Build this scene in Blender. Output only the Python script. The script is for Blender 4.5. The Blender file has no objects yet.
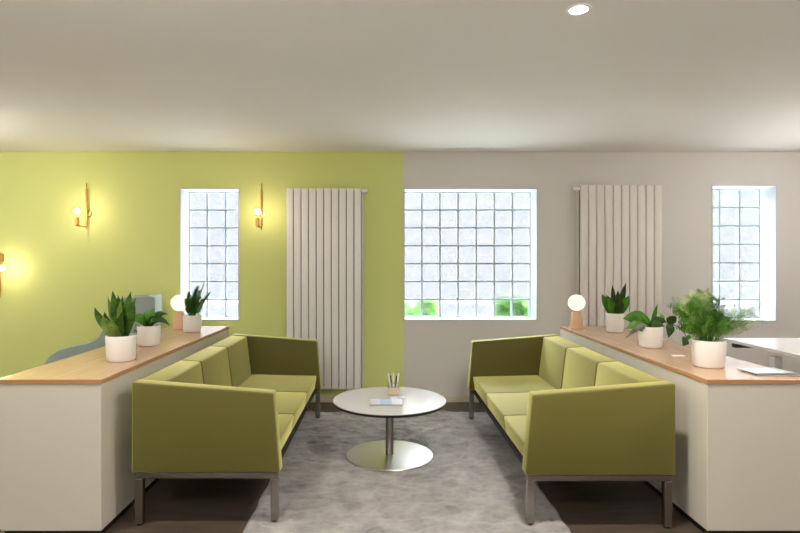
import bpy, bmesh, math, random
from mathutils import Vector, Matrix, noise
R = math.radians
random.seed(7)
scene = bpy.context.scene
COL = scene.collection

def srgb(r, g, b):
    def f(c):
        c /= 255.0
        return c / 12.92 if c <= 0.04045 else ((c + 0.055) / 1.055) ** 2.4
    return (f(r), f(g), f(b), 1.0)

# ------------------------------------------------------------------ camera, world, exposure
CAM_H = 1.40
FOC = 550.0                                   # focal length in pixels of the 800 px wide frame
cam_data = bpy.data.cameras.new('camera')
cam_data.sensor_fit = 'HORIZONTAL'
cam_data.sensor_width = 36.0
cam_data.lens = FOC / 800.0 * 36.0
cam_data.shift_x = 17.0 / 800.0
cam_data.shift_y = -4.5 / 800.0
cam_data.clip_start = 0.05
cam = bpy.data.objects.new('camera', cam_data)
cam.location = (0, 0, CAM_H)
cam.rotation_euler = (R(90), 0, 0)
COL.objects.link(cam)
scene.camera = cam

SKY = 0.205
SKY_TOP = 4.4
SUN = 2.4
world = bpy.data.worlds.new('overcast_sky')
scene.world = world
world.use_nodes = True
wn = world.node_tree
bg = wn.nodes['Background']
# overcast sky: pale at the horizon, brighter towards the zenith
bg.inputs['Color'].default_value = (0.92, 0.97, 1.0, 1)
wtc = wn.nodes.new('ShaderNodeTexCoord'); wsx = wn.nodes.new('ShaderNodeSeparateXYZ')
wn.links.new(wtc.outputs['Generated'], wsx.inputs['Vector'])
wmr = wn.nodes.new('ShaderNodeMapRange'); wmr.interpolation_type = 'SMOOTHSTEP'
wmr.inputs['From Min'].default_value = 0.18; wmr.inputs['From Max'].default_value = 0.60
wmr.inputs['To Min'].default_value = SKY; wmr.inputs['To Max'].default_value = SKY_TOP
wn.links.new(wsx.outputs['Z'], wmr.inputs['Value']); wn.links.new(wmr.outputs['Result'], bg.inputs['Strength'])
sun_data = bpy.data.lights.new('sun', 'SUN'); sun_data.energy = SUN; sun_data.angle = R(3); sun_data.color = (1.0, 0.97, 0.92)
sun = bpy.data.objects.new('sun', sun_data); sun.rotation_euler = (R(-4), R(32), 0); COL.objects.link(sun)

scene.view_settings.view_transform = 'Standard'
scene.view_settings.look = 'None'
scene.view_settings.gamma = 1.0
scene.view_settings.use_curve_mapping = False
scene.view_settings.exposure = 2.55
scene.cycles.max_bounces = 14
scene.cycles.diffuse_bounces = 8
scene.cycles.sample_clamp_indirect = 6.0
scene.cycles.use_denoising = True

DOWN_W = 34.0                                 # each recessed ceiling spot
DOWN_COL = (1.0, 0.92, 0.83)
BULB = 24.0                                   # brightness of the wall lamp bulbs
PENDANT_FILL = 6.0                                 # brightness of the unseen globes added to light the room
GLOBE = 0.21                                   # brightness of the table lamp globes

# room
BACK = 5.5; REAR = -3.6; LEFT = -5.3; RIGHT = 5.4; CEIL = 2.5
RECESS = 0.235

# ------------------------------------------------------------------ helpers
def mat(name, color, rough=0.5, metal=0.0, noise_scale=None, noise_amt=0.0, bump=0.0, bump_scale=200.0,
        spec=0.5, emit=None, emit_strength=0.0, trans=0.0, ior=1.45, sheen=0.0, alpha=1.0, coat=0.0):
    m = bpy.data.materials.new(name)
    m.use_nodes = True
    nt = m.node_tree
    p = nt.nodes['Principled BSDF']
    p.inputs['Base Color'].default_value = color
    p.inputs['Roughness'].default_value = rough
    p.inputs['Metallic'].default_value = metal
    p.inputs['Specular IOR Level'].default_value = spec
    p.inputs['IOR'].default_value = ior
    p.inputs['Transmission Weight'].default_value = trans
    p.inputs['Sheen Weight'].default_value = sheen
    p.inputs['Alpha'].default_value = alpha
    p.inputs['Coat Weight'].default_value = coat
    if emit:
        p.inputs['Emission Color'].default_value = emit
        p.inputs['Emission Strength'].default_value = emit_strength
    tc = nt.nodes.new('ShaderNodeTexCoord')
    if noise_scale:
        n = nt.nodes.new('ShaderNodeTexNoise')
        n.inputs['Scale'].default_value = noise_scale
        n.inputs['Detail'].default_value = 4
        nt.links.new(tc.outputs['Object'], n.inputs['Vector'])
        mx = nt.nodes.new('ShaderNodeMix'); mx.data_type = 'RGBA'
        mx.inputs['A'].default_value = tuple(c * (1 - noise_amt) for c in color[:3]) + (1,)
        mx.inputs['B'].default_value = tuple(min(1, c * (1 + noise_amt)) for c in color[:3]) + (1,)
        nt.links.new(n.outputs['Fac'], mx.inputs['Factor'])
        nt.links.new(mx.outputs['Result'], p.inputs['Base Color'])
    if bump:
        n2 = nt.nodes.new('ShaderNodeTexNoise')
        n2.inputs['Scale'].default_value = bump_scale
        n2.inputs['Detail'].default_value = 3
        nt.links.new(tc.outputs['Object'], n2.inputs['Vector'])
        b = nt.nodes.new('ShaderNodeBump')
        b.inputs['Strength'].default_value = bump
        b.inputs['Distance'].default_value = 0.002
        nt.links.new(n2.outputs['Fac'], b.inputs['Height'])
        nt.links.new(b.outputs['Normal'], p.inputs['Normal'])
    return m

def obj(name, bm, m, parent=None, smooth=False, loc=None):
    me = bpy.data.meshes.new(name)
    bm.normal_update()
    bm.to_mesh(me); bm.free()
    o = bpy.data.objects.new(name, me)
    COL.objects.link(o)
    for x in (m if isinstance(m, (list, tuple)) else [m]):
        me.materials.append(x)
    if smooth:
        for p in me.polygons: p.use_smooth = True
        if smooth != 'all':
            es = {}
            bmm = bmesh.new(); bmm.from_mesh(me)
            for e in bmm.edges:
                if len(e.link_faces) == 2 and e.calc_face_angle(0) > R(38): e.smooth = False
            bmm.to_mesh(me); bmm.free()
    if parent: o.parent = parent
    if loc: o.location = loc
    return o

def tag(o, label, cat, group=None):
    o['label'] = label; o['category'] = cat
    if group: o['group'] = group
    return o

def thing(name, label, cat, loc=(0, 0, 0), rz=0.0, group=None):
    o = bpy.data.objects.new(name, None)
    o.empty_display_size = 0.05
    COL.objects.link(o)
    o.location = loc; o.rotation_euler = (0, 0, rz)
    return tag(o, label, cat, group)

def struct(name, bm, m, parent=None, smooth=False):
    o = obj(name, bm, m, parent, smooth)
    if parent is None: o['kind'] = 'structure'
    return o

def dup(root, loc, rz=0.0, label=None):
    r = root.copy(); COL.objects.link(r); r.location = loc; r.rotation_euler = (0, 0, rz)
    if label: r['label'] = label
    for ch in list(root.children):
        c = ch.copy(); COL.objects.link(c); c.parent = r
        for g in ch.children:
            d = g.copy(); COL.objects.link(d); d.parent = c
    return r

def bx(bm, x0, x1, y0, y1, z0, z1, bevel=0.0, seg=2, mi=0):
    """box between bounds, optionally bevelled, added to bm"""
    hexa(bm, [(x0,y0,z0),(x1,y0,z0),(x1,y1,z0),(x0,y1,z0),(x0,y0,z1),(x1,y0,z1),(x1,y1,z1),(x0,y1,z1)], bevel, seg, mi)

def hexa(bm, pts, bevel=0.0, seg=2, mi=0):
    b = bmesh.new()
    v = [b.verts.new(p) for p in pts]
    for f in ((0,3,2,1),(4,5,6,7),(0,1,5,4),(1,2,6,5),(2,3,7,6),(3,0,4,7)):
        b.faces.new([v[i] for i in f])
    bmesh.ops.recalc_face_normals(b, faces=b.faces)
    if bevel: bmesh.ops.bevel(b, geom=b.edges[:], offset=bevel, segments=seg, profile=0.5, affect='EDGES', clamp_overlap=True)
    merge(bm, b, mi)

def prism(bm, poly, axis, a, b_, bevel=0.0, seg=3, mi=0):
    """extrude polygon (list of 2-tuples) along axis ('x','y','z') from a to b_"""
    b = bmesh.new()
    def P(u, w, t):
        return {'x': (t, u, w), 'y': (u, t, w), 'z': (u, w, t)}[axis]
    v0 = [b.verts.new(P(u, w, a)) for u, w in poly]
    v1 = [b.verts.new(P(u, w, b_)) for u, w in poly]
    n = len(poly)
    b.faces.new(v0); b.faces.new(v1[::-1])
    for i in range(n): b.faces.new([v0[i], v1[i], v1[(i+1) % n], v0[(i+1) % n]])
    bmesh.ops.recalc_face_normals(b, faces=b.faces)
    if bevel: bmesh.ops.bevel(b, geom=b.edges[:], offset=bevel, segments=seg, profile=0.5, affect='EDGES', clamp_overlap=True)
    merge(bm, b, mi)

def merge(bm, b, mi=0):
    mp = {}
    for v in b.verts: mp[v] = bm.verts.new(v.co)
    for f in b.faces:
        try:
            nf = bm.faces.new([mp[v] for v in f.verts]); nf.material_index = mi if mi else f.material_index
        except ValueError: pass
    b.free()

def lathe(bm, prof, seg=40, cx=0, cy=0, mi=0):
    """profile [(r,z),...] revolved about z"""
    rings = []
    for r, z in prof:
        if r < 1e-6: rings.append([bm.verts.new((cx, cy, z))])
        else: rings.append([bm.verts.new((cx + r*math.cos(2*math.pi*i/seg), cy + r*math.sin(2*math.pi*i/seg), z)) for i in range(seg)])
    for a, b in zip(rings, rings[1:]):
        for i in range(seg):
            j = (i+1) % seg
            q = [a[i % len(a)], a[j % len(a)], b[j % len(b)], b[i % len(b)]]
            u = []
            for v in q:
                if v not in u: u.append(v)
            if len(u) >= 3:
                f = bm.faces.new(u); f.material_index = mi

def tube(bm, pts, r, seg=8, caps=True, mi=0):
    pts = [Vector(p) for p in pts]
    rr = r if isinstance(r, (list, tuple)) else [r]*len(pts)
    rings = []; ref = None
    for i, p in enumerate(pts):
        t = (pts[min(i+1, len(pts)-1)] - pts[max(i-1, 0)]).normalized()
        if ref is None:
            ref = Vector((0, 0, 1)) if abs(t.z) < 0.9 else Vector((1, 0, 0))
        u = t.cross(ref).normalized(); w = t.cross(u).normalized(); ref = -w if False else ref
        rings.append([bm.verts.new(p + rr[i]*(math.cos(2*math.pi*k/seg)*u + math.sin(2*math.pi*k/seg)*w)) for k in range(seg)])
    for a, b in zip(rings, rings[1:]):
        for k in range(seg):
            f = bm.faces.new([a[k], a[(k+1) % seg], b[(k+1) % seg], b[k]]); f.material_index = mi
    if caps:
        bm.faces.new(rings[0][::-1]).material_index = mi; bm.faces.new(rings[-1]).material_index = mi

def sphere(bm, c, r, seg=24, rings=14, sz=1.0, mi=0):
    prof = [(r*math.sin(math.pi*i/rings), c[2] - r*sz*math.cos(math.pi*i/rings)) for i in range(rings+1)]
    prof[0] = (0, prof[0][1]); prof[-1] = (0, prof[-1][1])
    lathe(bm, prof, seg, c[0], c[1], mi)

def bez(p0, p1, p2, t):
    return p0*(1-t)**2 + p1*2*t*(1-t) + p2*t*t

def leaf(bm, p0, p1, p2, width, side=None, n=9, fold=0.25, shape='blade', twist=0.0, thick=0.0016):
    """a leaf with thickness: spine is a quadratic bezier, V-folded, tapering to a point"""
    p0, p1, p2 = Vector(p0), Vector(p1), Vector(p2)
    rows_t = []; rows_b = []
    for i in range(n+1):
        t = i/n
        c = bez(p0, p1, p2, t)
        d = (bez(p0, p1, p2, min(1, t+0.02)) - bez(p0, p1, p2, max(0, t-0.02))).normalized()
        s = Vector(side) if side is not None else d.cross(Vector((0, 0, 1)))
        s = (s - d*s.dot(d))
        if s.length < 1e-4: s = d.cross(Vector((0, 1, 0)))
        s.normalize()
        s = Matrix.Rotation(twist*t, 3, d) @ s
        nn = s.cross(d).normalized()
        if shape == 'blade':  w = (0.55 + 0.45*math.sin(math.pi*min(1, t*0.9+0.12))) * (1 - max(0, (t-0.55)/0.45)**2.0)
        elif shape == 'heart': w = math.sin(math.pi*min(1.0, (t*0.97+0.03))**0.62)**0.85
        else: w = math.sin(math.pi*min(1.0, t*0.985+0.015)**0.8)**0.9
        w = max(w, 0.02)*width/2
        rt = []; rb = []
        for k in (-1, -0.5, 0, 0.5, 1):
            p = c + s*w*k + nn*(abs(k)**1.5*w*fold)
            rt.append(bm.verts.new(p + nn*thick/2)); rb.append(bm.verts.new(p - nn*thick/2))
        rows_t.append(rt); rows_b.append(rb)
    for i in range(n):
        for k in range(4):
            bm.faces.new([rows_t[i][k], rows_t[i][k+1], rows_t[i+1][k+1], rows_t[i+1][k]])
            bm.faces.new([rows_b[i][k+1], rows_b[i][k], rows_b[i+1][k], rows_b[i+1][k+1]])
        bm.faces.new([rows_b[i][0], rows_t[i][0], rows_t[i+1][0], rows_b[i+1][0]])
        bm.faces.new([rows_t[i][4], rows_b[i][4], rows_b[i+1][4], rows_t[i+1][4]])
    bm.faces.new(rows_t[0][::-1] + rows_b[0]); bm.faces.new(rows_t[-1] + rows_b[-1][::-1])

# ------------------------------------------------------------------ materials
M = {}
M['ceiling'] = mat('ceiling_paint', srgb(238, 234, 226), 0.85, bump=0.05, bump_scale=120)
M['white_wall'] = mat('off_white_wall_paint', srgb(224, 219, 213), 0.8, bump=0.06, bump_scale=150)
M['skirting'] = mat('skirting_paint', srgb(222, 212, 192), 0.5)
M['reveal'] = mat('white_reveal_paint', srgb(204, 210, 211), 0.5)
M['mortar'] = mat('grey_mortar', srgb(186, 199, 205), 0.8)
M['radiator'] = mat('white_enamel', srgb(247, 244, 239), 0.35)
M['radiator_dark'] = mat('shadowed_steel_tube', srgb(120, 112, 105), 0.5)  # grey carries the shade between the radiator columns
M['radiator_beige'] = mat('greige_enamel', srgb(238, 231, 223), 0.35)
M['cabinet'] = mat('cream_laminate', srgb(214, 208, 193), 0.38)
M['plinth'] = mat('black_plinth', srgb(24, 22, 21), 0.6)
M['handle'] = mat('brushed_steel', srgb(176, 172, 165), 0.32, 1.0)
M['steel'] = mat('satin_chrome', srgb(166, 161, 154), 0.26, 1.0, bump=0.03, bump_scale=80)
M['base_steel'] = mat('brushed_table_steel', srgb(206, 204, 198), 0.30, 1.0, bump=0.05, bump_scale=120)
M['sofa'] = mat('olive_lime_wool', (0.100, 0.085, 0.011, 1), 0.6, noise_scale=260, noise_amt=0.10, bump=0.35, bump_scale=520, spec=0.4, sheen=1.0)
_p = M['sofa'].node_tree.nodes['Principled BSDF']; _p.inputs['Sheen Roughness'].default_value = 0.5; _p.inputs['Sheen Tint'].default_value = (1.0, 0.95, 0.36, 1)
M['sofa_under'] = mat('black_underside', srgb(22, 21, 19), 0.8)
M['table_white'] = mat('white_laminate', srgb(190, 189, 186), 0.16)
M['black_edge'] = mat('black_edge', srgb(28, 27, 26), 0.35)
M['pot'] = mat('white_matte_ceramic', srgb(236, 232, 226), 0.42)
M['soil'] = mat('dark_potting_soil', srgb(44, 34, 26), 0.95, noise_scale=120, noise_amt=0.5, bump=1.0, bump_scale=150)
M['brass'] = mat('brushed_brass', srgb(206, 164, 84), 0.3, 1.0)
M['lamp_wood'] = mat('pale_turned_wood', srgb(226, 182, 146), 0.5, noise_scale=18, noise_amt=0.08)
M['felt'] = mat('grey_green_felt', srgb(160, 172, 166), 0.9, noise_scale=140, noise_amt=0.10, bump=0.25, bump_scale=400)
M['felt_dark'] = mat('grey_felt_inner', srgb(130, 140, 137), 0.9, noise_scale=140, noise_amt=0.10, bump=0.25, bump_scale=400)
M['white_desk'] = mat('white_desk_laminate', srgb(240, 238, 236), 0.2)
M['white_plastic'] = mat('white_plastic', srgb(240, 238, 234), 0.4)
M['dark_metal'] = mat('dark_grey_metal', srgb(62, 58, 56), 0.5, 0.5)
M['paper'] = mat('paper_white', srgb(232, 232, 230), 0.55)

def wall_paint():
    m = mat('lime_and_white_wall', srgb(224, 219, 213), 0.8, bump=0.06, bump_scale=150)
    nt = m.node_tree; p = nt.nodes['Principled BSDF']
    tc = nt.nodes.new('ShaderNodeTexCoord'); sx = nt.nodes.new('ShaderNodeSeparateXYZ')
    nt.links.new(tc.outputs['Object'], sx.inputs['Vector'])
    gt = nt.nodes.new('ShaderNodeMath'); gt.operation = 'GREATER_THAN'; gt.inputs[1].default_value = 0.202
    nt.links.new(sx.outputs['X'], gt.inputs[0])
    mx = nt.nodes.new('ShaderNodeMix'); mx.data_type = 'RGBA'
    mx.inputs['A'].default_value = srgb(222, 228, 144)
    mx.inputs['B'].default_value = srgb(224, 219, 213)
    nt.links.new(gt.outputs[0], mx.inputs['Factor'])
    nt.links.new(mx.outputs['Result'], p.inputs['Base Color'])
    return m
M['wall'] = wall_paint()

def oak():
    m = mat('light_oak_laminate', srgb(222, 180, 132), 0.22)
    nt = m.node_tree; p = nt.nodes['Principled BSDF']
    tc = nt.nodes.new('ShaderNodeTexCoord'); mp = nt.nodes.new('ShaderNodeMapping')
    mp.inputs['Scale'].default_value = (14, 0.9, 14)
    n = nt.nodes.new('ShaderNodeTexNoise'); n.inputs['Scale'].default_value = 3.0; n.inputs['Detail'].default_value = 6
    nt.links.new(tc.outputs['Object'], mp.inputs['Vector']); nt.links.new(mp.outputs['Vector'], n.inputs['Vector'])
    cr = nt.nodes.new('ShaderNodeValToRGB')
    cr.color_ramp.elements[0].position = 0.3; cr.color_ramp.elements[0].color = srgb(178, 143, 110)
    cr.color_ramp.elements[1].position = 0.7; cr.color_ramp.elements[1].color = srgb(194, 162, 130)
    nt.links.new(n.outputs['Fac'], cr.inputs['Fac']); nt.links.new(cr.outputs['Color'], p.inputs['Base Color'])
    return m
M['oak'] = oak()
M['oak_edge'] = mat('oak_edge_band', srgb(186, 138, 92), 0.4, noise_scale=30, noise_amt=0.08)

def floor_mat():
    m = mat('dark_taupe_vinyl_floor', srgb(92, 78, 68), 0.42)
    nt = m.node_tree; p = nt.nodes['Principled BSDF']
    tc = nt.nodes.new('ShaderNodeTexCoord'); mp = nt.nodes.new('ShaderNodeMapping')
    mp.inputs['Scale'].default_value = (1.2, 9, 1)
    n = nt.nodes.new('ShaderNodeTexNoise'); n.inputs['Scale'].default_value = 3.0; n.inputs['Detail'].default_value = 6
    nt.links.new(tc.outputs['Object'], mp.inputs['Vector']); nt.links.new(mp.outputs['Vector'], n.inputs['Vector'])
    cr = nt.nodes.new('ShaderNodeValToRGB')
    cr.color_ramp.elements[0].position = 0.3; cr.color_ramp.elements[0].color = srgb(66, 56, 47)
    cr.color_ramp.elements[1].position = 0.75; cr.color_ramp.elements[1].color = srgb(86, 74, 63)
    nt.links.new(n.outputs['Fac'], cr.inputs['Fac']); nt.links.new(cr.outputs['Color'], p.inputs['Base Color'])
    return m
M['floor'] = floor_mat()

def rug_mat():
    m = mat('grey_plush_pile', srgb(150, 145, 142), 0.95, spec=0.1, sheen=0.35)
    nt = m.node_tree; p = nt.nodes['Principled BSDF']
    tc = nt.nodes.new('ShaderNodeTexCoord')
    n = nt.nodes.new('ShaderNodeTexNoise'); n.inputs['Scale'].default_value = 7; n.inputs['Detail'].default_value = 9; n.inputs['Roughness'].default_value = 0.65
    nt.links.new(tc.outputs['Object'], n.inputs['Vector'])
    cr = nt.nodes.new('ShaderNodeValToRGB')
    cr.color_ramp.elements[0].position = 0.32; cr.color_ramp.elements[0].color = srgb(114, 111, 109)
    cr.color_ramp.elements[1].position = 0.68; cr.color_ramp.elements[1].color = srgb(161, 156, 152)
    nt.links.new(n.outputs['Fac'], cr.inputs['Fac']); nt.links.new(cr.outputs['Color'], p.inputs['Base Color'])
    n2 = nt.nodes.new('ShaderNodeTexNoise'); n2.inputs['Scale'].default_value = 260; n2.inputs['Detail'].default_value = 3
    nt.links.new(tc.outputs['Object'], n2.inputs['Vector'])
    b = nt.nodes.new('ShaderNodeBump'); b.inputs['Strength'].default_value = 0.7; b.inputs['Distance'].default_value = 0.004
    nt.links.new(n2.outputs['Fac'], b.inputs['Height']); nt.links.new(b.outputs['Normal'], p.inputs['Normal'])
    return m
M['rug'] = rug_mat()

def glass_block():
    m = bpy.data.materials.new('wavy_glass_block'); m.use_nodes = True
    nt = m.node_tree; nt.nodes.clear()
    out = nt.nodes.new('ShaderNodeOutputMaterial')
    tr = nt.nodes.new('ShaderNodeBsdfTransparent'); tr.inputs['Color'].default_value = (0.93, 0.97, 0.97, 1)
    rf = nt.nodes.new('ShaderNodeBsdfRefraction'); rf.inputs['Color'].default_value = (0.95, 0.97, 0.98, 1)
    rf.inputs['Roughness'].default_value = 0.10; rf.inputs['IOR'].default_value = 1.3
    gl = nt.nodes.new('ShaderNodeBsdfGlossy'); gl.inputs['Roughness'].default_value = 0.12
    tc = nt.nodes.new('ShaderNodeTexCoord')
    n = nt.nodes.new('ShaderNodeTexNoise'); n.inputs['Scale'].default_value = 22; n.inputs['Detail'].default_value = 3; n.inputs['Distortion'].default_value = 1.2
    nt.links.new(tc.outputs['Object'], n.inputs['Vector'])
    b = nt.nodes.new('ShaderNodeBump'); b.inputs['Strength'].default_value = 0.25; b.inputs['Distance'].default_value = 0.02
    nt.links.new(n.outputs['Fac'], b.inputs['Height'])
    n3 = nt.nodes.new('ShaderNodeTexNoise'); n3.inputs['Scale'].default_value = 34; n3.inputs['Detail'].default_value = 5; n3.inputs['Distortion'].default_value = 1.5
    nt.links.new(tc.outputs['Object'], n3.inputs['Vector'])
    cr = nt.nodes.new('ShaderNodeValToRGB')
    cr.color_ramp.elements[0].position = 0.35; cr.color_ramp.elements[0].color = (0.80, 0.83, 0.86, 1)
    cr.color_ramp.elements[1].position = 0.60; cr.color_ramp.elements[1].color = (0.98, 0.98, 0.99, 1)
    nt.links.new(n3.outputs['Fac'], cr.inputs['Fac']); nt.links.new(cr.outputs['Color'], rf.inputs['Color']); nt.links.new(cr.outputs['Color'], tr.inputs['Color'])
    nt.links.new(b.outputs['Normal'], rf.inputs['Normal']); nt.links.new(b.outputs['Normal'], gl.inputs['Normal'])
    m1 = nt.nodes.new('ShaderNodeMixShader'); m1.inputs[0].default_value = 0.6
    nt.links.new(tr.outputs[0], m1.inputs[1]); nt.links.new(rf.outputs[0], m1.inputs[2])
    m2 = nt.nodes.new('ShaderNodeMixShader'); m2.inputs[0].default_value = 0.06
    nt.links.new(m1.outputs[0], m2.inputs[1]); nt.links.new(gl.outputs[0], m2.inputs[2])
    nt.links.new(m2.outputs[0], out.inputs['Surface'])
    return m
M['glass_block'] = glass_block()

def thin_glass(name, tint=(1, 1, 1, 1), gloss=0.12):
    m = bpy.data.materials.new(name); m.use_nodes = True
    nt = m.node_tree; nt.nodes.clear()
    out = nt.nodes.new('ShaderNodeOutputMaterial')
    tr = nt.nodes.new('ShaderNodeBsdfTransparent'); tr.inputs['Color'].default_value = tint
    gl = nt.nodes.new('ShaderNodeBsdfGlossy'); gl.inputs['Roughness'].default_value = 0.05
    m1 = nt.nodes.new('ShaderNodeMixShader'); m1.inputs[0].default_value = gloss
    nt.links.new(tr.outputs[0], m1.inputs[1]); nt.links.new(gl.outputs[0], m1.inputs[2])
    nt.links.new(m1.outputs[0], out.inputs['Surface'])
    return m
M['clear'] = thin_glass('clear_window_glass')
M['acrylic'] = thin_glass('clear_acrylic', (0.93, 0.92, 0.88, 1), 0.16)

def emitter(name, color, strength, trans=0.0):
    m = bpy.data.materials.new(name); m.use_nodes = True
    nt = m.node_tree; nt.nodes.clear()
    out = nt.nodes.new('ShaderNodeOutputMaterial')
    e = nt.nodes.new('ShaderNodeEmission'); e.inputs['Color'].default_value = color; e.inputs['Strength'].default_value = strength
    if trans:
        tr = nt.nodes.new('ShaderNodeBsdfTransparent'); mx = nt.nodes.new('ShaderNodeMixShader'); mx.inputs[0].default_value = trans
        nt.links.new(e.outputs[0], mx.inputs[1]); nt.links.new(tr.outputs[0], mx.inputs[2]); nt.links.new(mx.outputs[0], out.inputs['Surface'])
    else: nt.links.new(e.outputs[0], out.inputs['Surface'])
    return m
M['bulb'] = emitter('warm_bulb_glow', (1.0, 0.83, 0.72, 1), BULB)
M['opal'] = emitter('opal_globe_glow', (1.0, 0.87, 0.70, 1), GLOBE)
M['clear_globe'] = emitter('clear_globe_glow', (1.0, 0.87, 0.70, 1), GLOBE * 1.3, 0.4)
M['downlight'] = emitter('downlight_lens_glow', (1.0, 0.93, 0.80, 1), 8.0)
M['filament'] = mat('dark_filament', srgb(120, 84, 52), 0.4)
M['bulb_glass'] = thin_glass('bulb_glass', (1.0, 0.96, 0.9, 1), 0.08)

def leaf_mat(name, c1, c2, scale=18, stretch=(1, 1, 1), rough=0.38):
    m = mat(name, c1, rough, spec=0.22)
    nt = m.node_tree; p = nt.nodes['Principled BSDF']
    tc = nt.nodes.new('ShaderNodeTexCoord'); mp = nt.nodes.new('ShaderNodeMapping'); mp.inputs['Scale'].default_value = stretch
    n = nt.nodes.new('ShaderNodeTexNoise'); n.inputs['Scale'].default_value = scale; n.inputs['Detail'].default_value = 4
    nt.links.new(tc.outputs['Object'], mp.inputs['Vector']); nt.links.new(mp.outputs['Vector'], n.inputs['Vector'])
    cr = nt.nodes.new('ShaderNodeValToRGB')
    cr.color_ramp.elements[0].position = 0.35; cr.color_ramp.elements[0].color = c1
    cr.color_ramp.elements[1].position = 0.65; cr.color_ramp.elements[1].color = c2
    nt.links.new(n.outputs['Fac'], cr.inputs['Fac']); nt.links.new(cr.outputs['Color'], p.inputs['Base Color'])
    return m
M['snake'] = leaf_mat('snake_plant_leaf', srgb(33, 60, 22), srgb(73, 110, 36), 14, (1, 1, 2.2))
M['snake_light'] = leaf_mat('pale_snake_plant_leaf', srgb(83, 113, 36), srgb(121, 142, 67), 14, (1, 1, 2.2))
M['leaf_green'] = leaf_mat('glossy_green_leaf', srgb(48, 99, 27), srgb(84, 136, 43), 10)
M['leaf_dark'] = leaf_mat('dark_green_leaf', srgb(30, 60, 22), srgb(57, 92, 33), 20)
M['leaf_bright'] = leaf_mat('bright_green_leaf', srgb(70, 120, 43), srgb(105, 148, 67), 12)
M['leaf_silver'] = leaf_mat('silvery_leaf', srgb(76, 89, 73), srgb(124, 131, 116), 16)
M['fern'] = leaf_mat('feathery_fern_green', srgb(67, 116, 28), srgb(102, 147, 52), 20)
M['fern_dark'] = leaf_mat('deep_fern_green', srgb(41, 80, 20), srgb(67, 108, 35), 20)
M['fern_light'] = leaf_mat('pale_fern_green', srgb(150, 172, 100), srgb(190, 202, 140), 20)
M['needle'] = leaf_mat('needle_green', srgb(43, 94, 28), srgb(75, 131, 48), 30)
M['stem'] = mat('brown_green_stem', srgb(92, 88, 50), 0.6)
M['shrub'] = leaf_mat('garden_shrub_leaf', srgb(62, 128, 40), srgb(104, 164, 64), 6)

# ------------------------------------------------------------------ room shell
def wall_cells(u_cuts, z_cuts, holes):
    out = []
    for a, b in zip(u_cuts, u_cuts[1:]):
        for c, d in zip(z_cuts, z_cuts[1:]):
            um, zm = (a+b)/2, (c+d)/2
            if not any(h[0] < um < h[1] and h[2] < zm < h[3] for h in holes): out.append((a, b, c, d))
    return out

WZ0, WZ1 = 0.813, 2.140
WINS = [(-2.035, -1.435, 3, WZ0, WZ1), (0.205, 1.549, 7, WZ0, WZ1), (3.285, 3.938, 3, 0.803, 2.172)]
holes = [(a, b, c, d) for a, b, n, c, d in WINS]
TH = 0.30
bm = bmesh.new()
ucuts = [LEFT] + sorted([v for w in WINS for v in w[:2]]) + [RIGHT]
for a, b, c, d in wall_cells(ucuts, [0, 0.803, WZ0, WZ1, 2.172, CEIL], holes): bx(bm, a, b, BACK, BACK+TH, c, d)
struct('wall_back', bm, M['wall'])

RH = [(-3.4, -1.6, 0.9, 2.2), (1.6, 3.4, 0.9, 2.2)]  # openings for the rear windows added as a light source
bm = bmesh.new()
for a, b, c, d in wall_cells([LEFT, -3.4, -1.6, 1.6, 3.4, RIGHT], [0, 0.9, 2.2, CEIL], RH): bx(bm, a, b, REAR-0.25, REAR, c, d)
struct('wall_rear', bm, M['white_wall'])
bm = bmesh.new(); bx(bm, LEFT-0.2, LEFT, REAR-0.25, BACK+TH, 0, CEIL); struct('wall_left', bm, M['white_wall'])
bm = bmesh.new(); bx(bm, RIGHT, RIGHT+0.2, REAR-0.25, BACK+TH, 0, CEIL); struct('wall_right', bm, M['white_wall'])
bm = bmesh.new(); bx(bm, LEFT-0.2, RIGHT+0.2, REAR-0.25, BACK+TH, -0.15, 0); struct('floor', bm, M['floor'])
bm = bmesh.new(); bx(bm, LEFT-0.2, RIGHT+0.2, REAR-0.25, BACK+TH, CEIL, CEIL+0.2); struct('ceiling', bm, M['ceiling'])
bm = bmesh.new(); bx(bm, LEFT, RIGHT, BACK-0.012, BACK, 0, 0.06, 0.003); struct('baseboard_back', bm, M['skirting'])
bm = bmesh.new(); bx(bm, LEFT, LEFT+0.012, REAR, BACK-0.013, 0, 0.06, 0.003); struct('baseboard_left', bm, M['skirting'])
bm = bmesh.new(); bx(bm, RIGHT-0.012, RIGHT, REAR, BACK-0.013, 0, 0.06, 0.003); struct('baseboard_right', bm, M['skirting'])

def portal(x, y, z, sx, sz, rx):
    l = bpy.data.lights.new('daylight_portal', 'AREA'); l.shape = 'RECTANGLE'; l.size = sx; l.size_y = sz
    l.cycles.is_portal = True
    o = bpy.data.objects.new('daylight_portal', l); o.location = (x, y, z); o.rotation_euler = (rx, 0, 0); COL.objects.link(o)

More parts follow.
